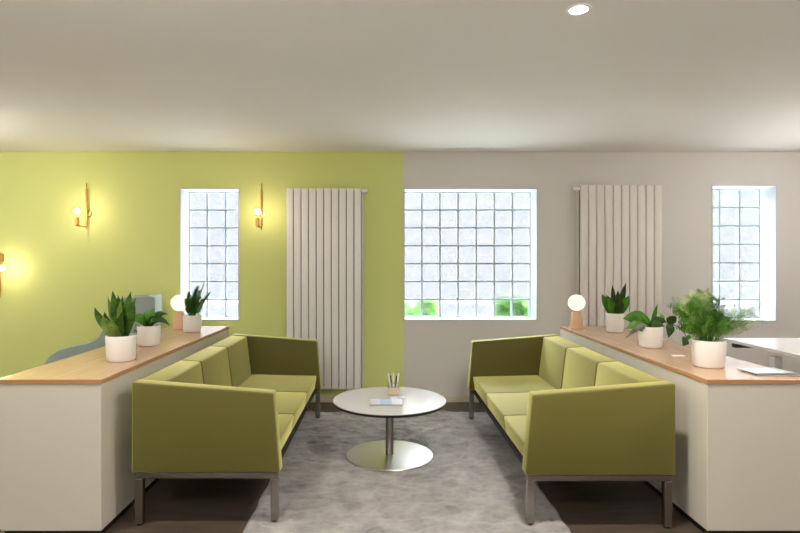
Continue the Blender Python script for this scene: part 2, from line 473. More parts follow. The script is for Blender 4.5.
def glass_window(idx, x0, x1, ncol, WZ0, WZ1):
    nrow = 7
    yb = BACK + RECESS
    # white lining of the recess
    bm = bmesh.new()
    t = 0.012
    bx(bm, x0, x0+t, BACK-0.004, yb+0.06, WZ0, WZ1)
    bx(bm, x1-t, x1, BACK-0.004, yb+0.06, WZ0, WZ1)
    bx(bm, x0+t, x1-t, BACK-0.004, yb+0.06, WZ1-t, WZ1)
    bx(bm, x0+t, x1-t, BACK-0.004, yb+0.06, WZ0, WZ0+t)
    w = struct('window_%d' % idx, bm, M['reveal'])
    cx0, cx1, cz0, cz1 = x0+t, x1-t, WZ0+t, WZ1-t
    dx = (cx1-cx0)/ncol; dz = (cz1-cz0)/nrow; g = 0.0090
    # mortar grid
    bm = bmesh.new()
    for i in range(ncol+1):
        x = cx0 + i*dx; bx(bm, max(cx0, x-g), min(cx1, x+g), yb-0.003, yb+0.055, cz0, cz1)
    for k in range(nrow+1):
        z = cz0 + k*dz; bx(bm, cx0, cx1, yb-0.0035, yb+0.054, max(cz0, z-g), min(cz1, z+g))
    obj('mortar_joints', bm, M['mortar'], w)
    bm = bmesh.new()
    for i in range(ncol):
        for k in range(nrow):
            bx(bm, cx0+i*dx+g*0.6, cx0+(i+1)*dx-g*0.6, yb, yb+0.058, cz0+k*dz+g*0.6, cz0+(k+1)*dz-g*0.6, 0.003, 2)
    obj('glass_blocks', bm, M['glass_block'], w, smooth=True)
    portal((x0+x1)/2, BACK+TH+0.02, (WZ0+WZ1)/2, x1-x0, WZ1-WZ0, R(-90))

for i, w in enumerate(WINS): glass_window(i+1, *w)

for i, (a, b, c, d) in enumerate(RH):  # unseen windows added behind the camera to bring in daylight
    bm = bmesh.new(); f = 0.06
    bx(bm, a, a+f, REAR-0.16, REAR-0.08, c, d); bx(bm, b-f, b, REAR-0.16, REAR-0.08, c, d)
    bx(bm, a+f, b-f, REAR-0.16, REAR-0.08, c, c+f); bx(bm, a+f, b-f, REAR-0.16, REAR-0.08, d-f, d)
    bx(bm, (a+b)/2-f/2, (a+b)/2+f/2, REAR-0.16, REAR-0.08, c+f, d-f)
    w = struct('window_%d' % (i+4), bm, M['reveal'])
    bm = bmesh.new(); bx(bm, a+f, b-f, REAR-0.125, REAR-0.119, c+f, d-f); obj('window_glass', bm, M['clear'], w)
    portal((a+b)/2, REAR-0.26, (c+d)/2, b-a, d-c, R(90))

# ground and shrubs outside the glass blocks
bm = bmesh.new(); bx(bm, -12, 12, BACK+TH+0.01, 11.5, -0.3, -0.02)
o = struct('outside_ground', bm, mat('pale_paving', srgb(204, 200, 200), 0.9))

def shrub(x, y, top, spread, n, seed, label):
    rnd = random.Random(seed)
    t = thing('garden_shrub', label, 'shrub', (x, y, -0.02), 0, 'shrubs outside the middle window')
    bm = bmesh.new()
    for k in range(7): tube(bm, [(0, 0, 0), (rnd.uniform(-.3, .3)*spread, rnd.uniform(-.2, .2)*spread, top*0.55), (rnd.uniform(-.8, .8)*spread, rnd.uniform(-.5, .5)*spread, top*0.85)], [0.012, 0.009, 0.004], 6)
    obj('stem', bm, M['stem'], t)
    bm = bmesh.new()
    for k in range(n):
        c = Vector((rnd.uniform(-1, 1)*spread, rnd.uniform(-.6, .6)*spread, top*(0.45 + 0.55*rnd.random()**0.8)))
        d = Vector((rnd.uniform(-1, 1), rnd.uniform(-1, 1), rnd.uniform(-.3, .8))).normalized()*0.13
        leaf(bm, c-d, c+Vector((0, 0, .02)), c+d, 0.075, n=5, shape='oval')
    obj('foliage', bm, M['shrub'], t)
shrub(1.50, 6.15, 1.03, 0.20, 190, 3, 'green shrub outside, behind the lower right corner of the middle glass-block window')
shrub(0.42, 6.35, 0.95, 0.16, 110, 4, 'green shrub outside, behind the lower left corner of the middle glass-block window')

# ------------------------------------------------------------------ radiators
def radiator(x0, x1, z0, z1, m, label, valve_side):
    t = thing('column_radiator', label, 'radiator', ((x0+x1)/2, BACK, 0), 0, 'tall column radiators')
    w = x1 - x0; n = 10; p = w/n
    for k in range(n):
        a = -w/2 + k*p
        bm = bmesh.new()
        bx(bm, a+0.004, a+p-0.004, -0.085, -0.052, z0, z1, 0.006, 3)
        obj('column', bm, m, t, smooth=True)
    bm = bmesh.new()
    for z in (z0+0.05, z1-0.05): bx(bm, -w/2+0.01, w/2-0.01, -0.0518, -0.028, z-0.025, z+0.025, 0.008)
    bx(bm, -w/2+0.006, w/2-0.006, -0.042, -0.034, z0+0.03, z1-0.03)  # full-height dark sheet, the shade of the column gaps put into its colour
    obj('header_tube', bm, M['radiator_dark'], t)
    for xx in (-w/2+0.12, w/2-0.12):
        for z in (z0+0.25, z1-0.25):
            bm = bmesh.new(); bx(bm, xx-0.02, xx+0.02, -0.0338, -0.0005, z-0.03, z+0.03); obj('wall_bracket', bm, m, t)
    s = valve_side; bm = bmesh.new()
    e = s*(w/2)
    b = bmesh.new(); lathe(b, [(0, 0), (0.021, 0), (0.023, 0.006), (0.022, 0.05), (0.017, 0.058), (0, 0.058)], 20)
    bmesh.ops.transform(b, matrix=Matrix.Translation((e + s*0.002, -0.060, z1-0.03)) @ Matrix.Rotation(s*R(90), 4, 'Y'), verts=b.verts)
    merge(bm, b)
    obj('thermostat_valve', bm, m, t, smooth=True)
    bm = bmesh.new()
    tube(bm, [(e+s*0.012, -0.040, z1-0.045), (e+s*0.012, -0.040, 0.09), (e+s*0.012, -0.034, 0.075), (e+s*0.012, -0.013, 0.07)], 0.007, 8)
    obj('supply_pipe', bm, m, t, smooth=True)
radiator(-0.955, -0.212, 0.145, 2.130, M['radiator'], 'tall white column radiator on the lime green wall', 1)
radiator(1.945, 2.752, 0.145, 2.160, M['radiator_beige'], 'tall greige column radiator on the off-white wall behind the right cabinets', -1)

# ------------------------------------------------------------------ ceiling downlights
def downlight(x, y, label, dim=1.0):
    t = thing('ceiling_downlight', label, 'ceiling light', (x, y, CEIL), 0, 'recessed ceiling downlights')
    bm = bmesh.new(); lathe(bm, [(0.036, -0.002), (0.040, -0.007), (0.052, -0.006), (0.055, -0.0005), (0.036, -0.0005)], 32)
    obj('trim_ring', bm, M['white_plastic'], t, smooth=True)
    bm = bmesh.new(); lathe(bm, [(0, -0.004), (0.0355, -0.004), (0.0355, -0.001), (0, -0.001)], 28)
    obj('lens', bm, M['downlight'], t)
    l = bpy.data.lights.new('downlight_lamp', 'SPOT'); l.energy = DOWN_W*dim; l.color = DOWN_COL; l.spot_size = R(140); l.spot_blend = 0.9; l.shadow_soft_size = 0.05
    o = bpy.data.objects.new('downlight_lamp', l); o.location = (0, 0, -0.02); o.parent = t; COL.objects.link(o)
downlight(0.85, 2.39, 'small round white recessed downlight glowing in the ceiling, the only one in view')
for x, y, dim in ((-1.75, 2.39, .5), (3.45, 2.39, 1), (-4.35, 2.39, 1), (-1.75, -0.2, .2), (3.45, -0.2, .2)):  # extra downlights out of view, added for more light in the room
    downlight(x, y, 'round white recessed ceiling downlight outside the picture', dim)

# unseen opal globes, added at the sides and near end to brighten the room
M['pendant'] = emitter('pendant_globe_glow', (1.0, 0.975, 0.93, 1), PENDANT_FILL)
def pendant(x, y, r, label):
    t = thing('globe_pendant', label, 'pendant lamp', (x, y, CEIL), 0, 'globe pendants outside the picture')
    bm = bmesh.new(); lathe(bm, [(0, -.0005), (.05, -.0005), (.05, -.02), (0, -.024)], 24); obj('ceiling_rose', bm, M['brass'], t, smooth=True)
    bm = bmesh.new(); tube(bm, [(0, 0, -.024), (0, 0, -.33)], .004, 8); obj('cord', bm, M['dark_metal'], t)
    bm = bmesh.new(); sphere(bm, (0, 0, -.332-r), r, 32, 20); obj('glass_globe', bm, M['pendant'], t, smooth='all')
for x, y, r in ((-3.65, 4.0, .15), (3.95, 4.0, .13), (-1.0, 0.7, .22), (1.2, 0.7, .16)):
    pendant(x, y, r, 'opal globe pendant hanging outside the picture')

# ------------------------------------------------------------------ sideboard rows with oak tops
CAB_H = 0.780; TOP_H = 0.805
def cabinet_unit(x0, x1, y0, y1, aisle, label, group):
    """body with a plain back towards the sofa (aisle = +1: back faces +x) and doors on the other side"""
    t = thing('storage_cabinet', label, 'cabinet', ((x0+x1)/2, (y0+y1)/2, 0), 0, group)
    w, d = (x1-x0)/2, (y1-y0)/2
    bm = bmesh.new(); bx(bm, -w+0.03, w-0.012, -d+0.012, d-0.012, 0, 0.035) if aisle > 0 else bx(bm, -w+0.012, w-0.03, -d+0.012, d-0.012, 0, 0.035)
    obj('plinth', bm, M['plinth'], t)
    bm = bmesh.new(); bx(bm, -w+(0.02 if aisle > 0 else 0), w-(0.02 if aisle < 0 else 0), -d, d, 0.035, CAB_H, 0.002, 1)
    obj('body', bm, M['cabinet'], t)
    for k in (0, 1):
        a = -d + k*d + 0.003; b = -d + (k+1)*d - 0.003
        bm = bmesh.new(); xa = -w if aisle > 0 else w-0.0195
        bx(bm, xa, xa+0.0195, a, b, 0.04, CAB_H-0.004, 0.0015, 1)
        dr = obj('door', bm, M['cabinet'], t)
        bm = bmesh.new(); hy = b-0.05 if k == 0 else a+0.05; hx = xa-0.02 if aisle > 0 else xa+0.0395
        tube(bm, [(hx, hy, 0.55), (hx, hy, 0.68)], 0.005, 8)
        for z in (0.56, 0.67): tube(bm, [(hx, hy, z), (xa if aisle > 0 else xa+0.0195, hy, z)], 0.004, 6)
        obj('handle', bm, M['handle'], dr)

def cabinet_row(x0, x1, y0, ym, y1, aisle, side, sofa):
    g = 'storage cabinets of the %s row' % side
    cabinet_unit(x0, x1, y0, ym-0.001, aisle, 'long cream storage cabinet, near one of the %s row behind the %s sofa' % (side, side), g)
    cabinet_unit(x0, x1, ym+0.001, y1, aisle, 'cream storage cabinet at the window end of the %s row' % side, g)
    t = thing('worktop', 'long light oak worktop on the cream cabinets behind the %s sofa' % side, 'worktop', ((x0+x1)/2, (y0+y1)/2, CAB_H+0.0005), 0)
    w, d = (x1-x0)/2+0.004, (y1-y0)/2+0.004
    bm = bmesh.new(); bx(bm, -w, w, -d, d, TOP_H-CAB_H-0.004, TOP_H-CAB_H-0.0005, 0.001, 1); obj('oak_surface', bm, M['oak'], t)
    bm = bmesh.new(); bx(bm, -w, w, -d, d, 0, TOP_H-CAB_H-0.0042, 0.001, 1); obj('edge_band', bm, M['oak_edge'], t)
LX0, LX1 = -1.958, -1.430
RX0, RX1 = 1.645, 2.175
CY0, CYM, CY1 = 2.79, 4.12, 5.10
cabinet_row(LX0, LX1, CY0, CYM, CY1, 1, 'left', 0)
cabinet_row(RX0, RX1, CY0, CYM, CY1, -1, 'right', 0)

# ------------------------------------------------------------------ sofas
SOFA_D = 0.785
def make_sofa(label):
    t = thing('three_seat_sofa', label, 'sofa', (0, 0, 0), 0, 'olive lime three-seat sofas')
    L = 1.0; A = 0.09
    s = M['sofa']
    for sgn in (-1, 1):
        y0, y1 = (-L, -L+A) if sgn < 0 else (L-A, L)
        bm = bmesh.new(); prism(bm, [(0, .285), (SOFA_D, .285), (SOFA_D, .765), (.036, .706)], 'y', y0, y1, 0.011, 3)
        obj('armrest', bm, s, t, smooth=True)
        yr = (y0+0.012, y0+0.052) if sgn < 0 else (y1-0.052, y1-0.012)
        bm = bmesh.new(); bx(bm, .012, SOFA_D-.012, yr[0], yr[1], .250, .2845, 0.003, 1); obj('end_rail', bm, M['steel'], t)
        for x, zb in ((.012, .020), (SOFA_D-.052, .001)):
            bm = bmesh.new(); bx(bm, x, x+.040, yr[0], yr[1], zb+0.006, .2495, 0.003, 1)
            lg = obj('leg', bm, M['steel'], t)
            bm = bmesh.new(); lathe(bm, [(0, zb), (.015, zb), (.015, zb+.0058), (0, zb+.0058)], 16, x+.02, (yr[0]+yr[1])/2)
            obj('glide', bm, M['sofa_under'], lg)
    ys = [-L+A+0.001, -L+A+(2*L-2*A)/3, -L+A+2*(2*L-2*A)/3, L-A-0.001]
    for a, b in zip(ys, ys[1:]):
        bm = bmesh.new(); prism(bm, [(.052, .288), (.60, .288), (.60, .420), (.034, .406)], 'y', a+.0015, b-.0015, 0.012, 3)
        obj('seat_cushion', bm, s, t, smooth=True)
        bm = bmesh.new(); prism(bm, [(.6015, .40), (.752, .40), (.752, .60), (.784, .60), (.784, .760), (.644, .750)], 'y', a+.0015, b-.0015, 0.014, 3)
        obj('back_cushion', bm, s, t, smooth=True)
    bm = bmesh.new(); bx(bm, .7535, SOFA_D, ys[0], ys[-1], .285, .599, 0.004, 2); obj('back_panel', bm, s, t, smooth=True)
    bm = bmesh.new(); bx(bm, .045, SOFA_D-.012, -L+.06, L-.06, .252, .2835); bx(bm, .605, .752, ys[0], ys[-1], .29, .395); obj('seat_base', bm, M['sofa_under'], t)
    return t
sofa = make_sofa('olive lime three-seat sofa at the right, in front of the off-white wall')
sofa.location = (0.745, 3.87, 0)
dup(sofa, (-0.545, 3.905, 0), math.pi, 'olive lime three-seat sofa at the left, in front of the lime green wall')

# ------------------------------------------------------------------ rug
TX, TY = 0.047, 3.95
RGX0, RGX1, RGY0, RGY1 = -0.72, 0.97, 2.42, 5.09
legs = [(0.777, 2.91), (0.777, 4.83), (-0.577, 2.945), (-0.577, 4.865)]
def make_rug():
    bm = bmesh.new()
    nx, ny = 150, 230
    rows = []
    for j in range(ny+1):
        row = []
        for i in range(nx+1):
            u, v = i/nx, j/ny
            x = RGX0 + (RGX1-RGX0)*u; y = RGY0 + (RGY1-RGY0)*v
            e = min(u*(RGX1-RGX0), (1-u)*(RGX1-RGX0), v*(RGY1-RGY0), (1-v)*(RGY1-RGY0))
            wob = 0.012*noise.noise((x*9, y*9, 3.1))
            q = Vector((x*3.0, y*4.2, 0.0)); q2 = q + 0.9*Vector((noise.noise(q*0.9), noise.noise(q*0.9+Vector((7, 3, 1))), 0))
            rid = 1 - abs(noise.noise(q2))*2.0
            h = 0.0185 + 0.014*max(0, rid)**3 + 0.008*noise.noise(Vector((x*11+q2.y, y*15, 5))) + 0.007*noise.noise(Vector((x*34, y*40, 9)))
            h *= min(1, 0.25 + e/0.03)
            r = math.hypot(x-TX, y-TY)
            if r < 0.365:
                k = max(0, min(1, (r-0.315)/0.035)); h = 0.009*(1-k) + (h+0.004)*k
            for lx, ly in legs:
                rr = math.hypot(x-lx, y-ly)
                if rr < 0.075: k = max(0, min(1, (rr-0.035)/0.04)); h = min(h, 0.016*(1-k) + h*k)
            xx = x + (wob if e < 0.02 else 0); yy = y + (wob if e < 0.02 else 0)
            row.append(bm.verts.new((xx, yy, max(h, 0.004))))
        rows.append(row)
    for j in range(ny):
        for i in range(nx): bm.faces.new([rows[j][i], rows[j][i+1], rows[j+1][i+1], rows[j+1][i]])
    rim = [rows[0][i] for i in range(nx+1)] + [rows[j][nx] for j in range(1, ny+1)] + [rows[ny][i] for i in range(nx-1, -1, -1)] + [rows[j][0] for j in range(ny-1, 0, -1)]
    low = [bm.verts.new((v.co.x, v.co.y, 0.001)) for v in rim]
    n = len(rim)
    for k in range(n): bm.faces.new([rim[(k+1) % n], rim[k], low[k], low[(k+1) % n]])
    bm.faces.new(low[::-1])
    o = obj('rug', bm, M['rug'], smooth='all')
    return tag(o, 'grey plush pile rug on the floor between the two sofas', 'rug')
make_rug()

# ------------------------------------------------------------------ coffee table
TH_TOP = 0.415
t = thing('coffee_table', 'round white coffee table on a steel column and disc, on the grey rug', 'table', (TX, TY, 0))
bm = bmesh.new(); lathe(bm, [(0, TH_TOP-0.006), (0.403, TH_TOP-0.006), (0.405, TH_TOP-0.003), (0.403, TH_TOP), (0, TH_TOP)], 96); obj('tabletop', bm, M['table_white'], t, smooth=True)
bm = bmesh.new(); lathe(bm, [(0, TH_TOP-0.022), (0.400, TH_TOP-0.022), (0.4045, TH_TOP-0.017), (0.4055, TH_TOP-0.0064), (0, TH_TOP-0.0064)], 96); obj('table_edge', bm, M['black_edge'], t, smooth=True)
bm = bmesh.new(); lathe(bm, [(0, 0.0215), (0.0285, 0.0215), (0.0285, TH_TOP-0.030), (0.07, TH_TOP-0.028), (0.07, TH_TOP-0.0222), (0, TH_TOP-0.0222)], 32); obj('column', bm, M['steel'], t, smooth=True)
bm = bmesh.new(); lathe(bm, [(0, 0.0105), (0.308, 0.0105), (0.311, 0.013), (0.311, 0.018), (0.308, 0.021), (0, 0.0212)], 96); obj('base_plate', bm, M['base_steel'], t, smooth=True)

# pen holder, pens and leaflets on the coffee table
PX, PY = 0.078, 4.115
t = thing('pen_holder', 'clear square acrylic pen holder on the round white coffee table', 'pen holder', (PX, PY, TH_TOP+0.0005))
bm = bmesh.new(); s = 0.042; h = 0.095
bx(bm, -s, s, -s, -s+.003, 0, h); bx(bm, -s, s, s-.003, s, 0, h); bx(bm, -s, -s+.003, -s+.003, s-.003, 0, h); bx(bm, s-.003, s, -s+.003, s-.003, 0, h); bx(bm, -s+.003, s-.003, -s+.003, s-.003, 0, .004)
obj('clear_box', bm, M['acrylic'], t)
bm = bmesh.new(); bx(bm, -s-.0012, s+.0012, -s-.0012, -s-.0002, .004, .052); obj('cream_label', bm, mat('cream_card', srgb(206, 190, 158), 0.6), t)
pens = [(-.026, -.015, -.012, .0, srgb(236, 232, 222), 'white pen leaning left in the clear holder, leftmost of the pens'),
        (-.012, .020, -.006, .15, srgb(40, 38, 36), 'black pen in the clear holder, left of its middle'),
        (.002, -.008, -.002, .05, srgb(228, 226, 220), 'white pen standing upright in the middle of the clear holder'),
        (.018, .016, .006, .1, srgb(34, 33, 33), 'black pen in the clear holder, at its right side'),
        (.024, -.018, .012, -.1, srgb(238, 234, 216), 'cream pen leaning right in the clear holder, in front of the black one')]
for x, y, dx, dy, c, lab in pens:
    p = thing('pen', lab, 'pen', (PX+x*0.7, PY+y*0.7, TH_TOP+0.006), 0, 'pens in the clear holder')
    L = 0.15 if c[0] > 0.3 else 0.125
    top = Vector((dx*1.9, dy*0.08, L))
    bm = bmesh.new(); tube(bm, [Vector((0, 0, 0.012)), top*0.5, top], 0.0055, 10); obj('barrel', bm, mat('pen_barrel', c, 0.3), p, smooth=True)
    bm = bmesh.new(); tube(bm, [Vector((0, 0, 0.0)), Vector((0, 0, 0.0118))], [0.001, 0.0052], 10); obj('tip', bm, M['handle'], p, smooth=True)

def cover_mat(name, ca, cb, cc, split):
    m = mat(name, ca, 0.3)
    nt = m.node_tree; p = nt.nodes['Principled BSDF']
    tc = nt.nodes.new('ShaderNodeTexCoord'); sx = nt.nodes.new('ShaderNodeSeparateXYZ'); nt.links.new(tc.outputs['Generated'], sx.inputs['Vector'])
    cr = nt.nodes.new('ShaderNodeValToRGB'); cr.color_ramp.interpolation = 'CONSTANT'
    cr.color_ramp.elements[0].position = 0; cr.color_ramp.elements[0].color = ca
    cr.color_ramp.elements[1].position = split; cr.color_ramp.elements[1].color = cb
    e = cr.color_ramp.elements.new(min(0.95, split+0.35)); e.color = cc
    nt.links.new(sx.outputs['X'], cr.inputs['Fac']); nt.links.new(cr.outputs['Color'], p.inputs['Base Color'])
    return m
def booklet(x, y, z, w, d, h, rz, m, label, group, name='leaflet', cat='leaflet'):
    t = thing(name, label, cat, (x, y, z), rz, group)
    bm = bmesh.new(); bx(bm, -w/2+.001, w/2-.002, -d/2+.002, d/2-.002, .0006, h-.0006); obj('pages', bm, M['paper'], t)
    bm = bmesh.new(); bx(bm, -w/2, w/2, -d/2, d/2, h-.0005, h, 0); bx(bm, -w/2, w/2, -d/2, d/2, 0, .0005); bx(bm, -w/2-.0005, -w/2, -d/2, d/2, 0, h); obj('cover', bm, m, t)
z0 = TH_TOP+0.0005
booklet(0.022, 3.835, z0, .222, .15, .006, R(1), cover_mat('dark_cover', srgb(70, 74, 84), srgb(74, 80, 90), srgb(60, 62, 70), .3), 'dark covered leaflet lying under the blue and white one on the coffee table', 'leaflets on the coffee table')
booklet(0.022, 3.842, z0+.0065, .226, .15, .003, R(0), cover_mat('blue_white_cover', srgb(198, 200, 212), srgb(160, 184, 214), srgb(214, 214, 222), .32), 'pale blue and white leaflet on top of the small pile on the coffee table', 'leaflets on the coffee table')
booklet(0.105, 3.985, z0, .11, .06, .0025, R(14), cover_mat('lilac_cover', srgb(196, 200, 216), srgb(170, 176, 204), srgb(206, 208, 220), .5), 'small pale lilac leaflet between the pile and the pen holder', 'leaflets on the coffee table')

# ------------------------------------------------------------------ things on the oak worktops
WT = TOP_H + 0.0005
def pot_with_soil(t, r, h, r_bot=None):
    r *= 0.94; rb = r_bot or r*0.93
    bm = bmesh.new()
    lathe(bm, [(0, 0), (rb-.014, 0), (rb-.006, .002), (rb, .012), (r, h-.006), (r-.002, h), (r-.007, h), (r-.009, h-.006), (r-.011, h-.025), (0, h-.025)], 48)
    obj('pot', bm, M['pot'], t, smooth=True)
    bm = bmesh.new(); lathe(bm, [(0, h-.024), (r-.0125, h-.024), (r-.014, h-.014), (r*.5, h-.010), (0, h-.009)], 32)
    obj('soil', bm, M['soil'], t, smooth=True)

# snake plant, front of the left worktop
def snake_plant(x, y, r, h, tips, label, name='potted_snake_plant', w=.062):
    t = thing(name, label, 'plant', (x, y, WT), 0, 'potted plants on the left worktop' if x < 0 else 'potted plants on the right worktop')
    pot_with_soil(t, r, h)
    for (tx, ty, tz, bend, ww, mk) in tips:
        b = Vector((tx*0.22, ty*0.25, h-.015)); e = Vector((tx, ty, h+tz))
        mid = (b+e)/2 + Vector((-tx*bend, -ty*bend, tz*0.12)); 
        out = Vector((tx, ty, 0)); sd = Vector((1, 0.35*math.copysign(1, tx*ty) if tx*ty else 0.2, 0))
        bm = bmesh.new(); leaf(bm, b, mid, e, ww, side=sd, n=12, fold=.35, shape='blade', twist=bend*1.2, thick=.003)
        obj('leaf', bm, M[mk], t, smooth=True)
    return t
snake_plant(-1.585, 3.33, .093, .152, [
    (-.150, -.02, .170, -.25, .046, 'snake'), (-.105, .05, .232, -.1, .040, 'snake_light'), (-.060, .015, .268, .15, .066, 'snake'),
    (.045, .03, .262, .1, .056, 'snake'), (-.02, .06, .235, .1, .05, 'snake'), (.012, -.03, .215, -.2, .060, 'snake_light'),
    (.085, .0, .180, -.15, .050, 'snake'), (.072, .04, .225, .2, .045, 'snake'), (-.085, -.05, .120, -.3, .060, 'snake_light'),
    (.035, -.06, .150, -.25, .060, 'snake'), (-.025, -.07, .105, -.3, .055, 'snake_light'), (-.10, .0, .14, -.35, .05, 'snake'), (-.01, -.02, .245, .1, .052, 'snake'), (.02, .02, .20, .3, .05, 'snake_light')],
    'white pot of pointed banded snake plant leaves, nearest on the left oak worktop')
# broad leaved trailing plant, middle of the left worktop
t = thing('potted_trailing_plant', 'white pot of low broad drooping leaves, middle of the left oak worktop', 'plant', (-1.672, 3.93, WT), 0, 'potted plants on the left worktop')
pot_with_soil(t, .084, .142)
for p1, p2, w, mk in [((-.04, -.03, .12), (.07, -.06, .075), .085, 'leaf_green'), ((.05, 0, .10), (.155, -.01, .0), .05, 'leaf_dark'), ((-.05, -.01, .11), (-.13, -.03, .03), .07, 'leaf_green'),
                      ((.03, .05, .12), (.10, .09, .07), .06, 'leaf_dark'), ((.02, -.06, .09), (.115, -.08, .03), .05, 'leaf_dark'), ((-.03, .05, .12), (-.07, .09, .09), .07, 'leaf_green'),
                      ((-.01, -.05, .08), (-.06, -.11, .04), .075, 'leaf_green'), ((.0, .0, .10), (.03, .03, .12), .06, 'leaf_green')]:
    bm = bmesh.new(); leaf(bm, (p1[0]*.3, p1[1]*.3, .13), (p1[0], p1[1], .14+p1[2]), (p2[0], p2[1], .14+p2[2]), w, side=Vector((p2[0], p2[1], p2[2])).cross(Vector((0, 1, -.6))), n=10, fold=.2, shape='oval', thick=.002); obj('leaf', bm, M[mk], t, smooth=True)
bm = bmesh.new(); tube(bm, [(-.03, -.05, .13), (-.055, -.088, .155), (-.062, -.098, .12), (-.056, -.094, .085), (-.068, -.097, .055)], .0025, 6)
vine = obj('trailing_stem', bm, M['stem'], t, smooth=True)
for k, (a, b) in enumerate((((-.062, -.098, .12), (-.035, -.103, .105)), ((-.056, -.094, .085), (-.085, -.100, .07)), ((-.068, -.097, .055), (-.06, -.100, .025)))):
    bm = bmesh.new(); m_ = (Vector(a)+Vector(b))/2 + Vector((0, -.006, .004)); leaf(bm, a, m_, b, .02, n=5, shape='oval'); obj('leaf', bm, M['leaf_dark'], vine)
# needle plant, far end of the left worktop
def needle_plant():
    t = thing('potted_needle_plant', 'white pot of upright needle-leaved sprigs beside the clear globe lamp', 'plant', (-1.630, 4.70, WT), 0, 'potted plants on the left worktop')
    pot_with_soil(t, .083, .142)
    rnd = random.Random(5)
    tips = [(.03, 0, .215), (.105, .01, .285), (.145, .02, .185), (-.02, -.02, .19), (-.055, .01, .13), (.075, -.03, .205), (.06, .03, .15), (0, .03, .16), (.10, -.02, .13), (-.035, .03, .17), (.02, -.04, .14), (.05, 0, .24)]
    for tx, ty, tz in tips:
        b = Vector((tx*.35-.01, ty*.5, .128)); e = Vector((tx, ty, .142+tz)); mid = (b+e)/2 + Vector((-.015, 0, .02))
        bm = bmesh.new(); pts = [bez(b, mid, e, k/6) for k in range(7)]
        tube(bm, pts, [.003]*6+[.0012], 5)
        thin = tz > .26
        n = 84 if not thin else 40
        for k in range(n):
            f = .08 + .92*k/n; c = bez(b, mid, e, f); a = k*2.4
            d = Vector((math.cos(a), math.sin(a), .75)).normalized()*(.038 if not thin else .020)*(1.15-.5*f)
            leaf(bm, c, c+d*.5, c+d, .011, n=3, shape='oval', thick=.001)
        obj('sprig', bm, M['needle'], t)
needle_plant()
# right worktop: dark broad plant
snake_plant(1.972, 4.68, .080, .160, [
    (-.118, -.02, .160, -.15, .080, 'leaf_green'), (-.012, .02, .240, .05, .040, 'leaf_dark'), (.100, .01, .255, .12, .070, 'leaf_dark'), (.112, -.02, .150, -.15, .072, 'leaf_green'),
    (.05, .05, .19, .1, .065, 'leaf_dark'), (-.05, .05, .15, .1, .065, 'leaf_dark'), (-.07, -.05, .13, -.2, .075, 'leaf_green'), (.03, -.06, .13, -.2, .07, 'leaf_dark')],
    'white pot of upright dark paddle leaves beside the opal globe lamp', 'potted_paddle_leaf_plant')
# right worktop: trailing heart-leaf plant
t = thing('potted_heart_leaf_plant', 'white pot of round leaves with a vine trailing right, middle of right worktop', 'plant', (1.872, 3.85, WT), 0, 'potted plants on the right worktop')
H = .145
pot_with_soil(t, .086, H)
for base, p1, p2, w, mk, sh in [
        ((-.03, 0, H-.01), (-.07, -.02, H+.09), (-.205, -.03, H+.055), .135, 'leaf_green', 'heart'),
        ((-.04, -.01, H-.01), (-.09, -.04, H+.04), (-.20, -.06, H-.01), .085, 'leaf_bright', 'heart'),
        ((-.02, -.03, H-.01), (-.08, -.06, H+.05), (-.215, -.09, H-.075), .040, 'leaf_silver', 'oval'),
        ((0, -.01, H-.01), (-.03, -.01, H+.05), (-.06, 0, H+.095), .040, 'leaf_green', 'blade'),
        ((.0, 0, H-.01), (.04, -.03, H+.06), (.085, -.05, H+.035), .075, 'leaf_dark', 'oval'),
        ((.02, .02, H-.01), (.03, .02, H+.07), (.06, .02, H+.155), .036, 'leaf_green', 'blade'),
        ((-.02, -.03, H-.01), (.0, -.05, H+.04), (.07, -.06, H+.005), .060, 'leaf_dark', 'oval'),
        ((-.03, .03, H-.01), (-.06, .05, H+.06), (-.10, .07, H+.03), .07, 'leaf_dark', 'oval')]:
    sd = (Vector(p2)-Vector(base)).cross(Vector((0, 1, -.35))) if sh != 'blade' else (1, .2, 0)
    bm = bmesh.new(); leaf(bm, base, p1, p2, w, side=sd, n=10, fold=.18, shape=sh, thick=.002); obj('leaf', bm, M[mk], t, smooth=True)
path = [Vector(p) for p in ((.03, 0, H-.012), (.075, -.005, H+.035), (.13, -.01, H+.020), (.185, -.02, H+.0), (.225, -.03, H-.05), (.245, -.03, H-.095))]
bm = bmesh.new(); tube(bm, path, [.0042, .004, .0038, .0036, .0032, .003], 6)
vine = obj('trailing_stem', bm, M['stem'], t, smooth=True)
for a, b, w, mk in [((.12, -.012, H+.022), (.160, -.045, H+.070), .066, 'leaf_dark'), ((.14, -.012, H+.016), (.100, -.05, H-.075), .064, 'leaf_dark'), ((.20, -.025, H-.02), (.285, -.04, H+.0), .05, 'leaf_dark'),
                    ((.240, -.03, H-.085), (.195, -.06, H-.130), .065, 'leaf_dark'), ((.238, -.03, H-.08), (.270, -.03, H-.075), .030, 'leaf_green'), ((.09, 0, H+.034), (.085, .03, H+.09), .03, 'leaf_bright')]:
    A, B = Vector(a), Vector(b); bm = bmesh.new(); leaf(bm, A, (A+B)/2+Vector((.0, -.012, .014)), B, w, side=(B-A).cross(Vector((0, 1, 0))), n=9, fold=.15, shape='heart', thick=.0015); obj('leaf', bm, M[mk], vine, smooth=True)
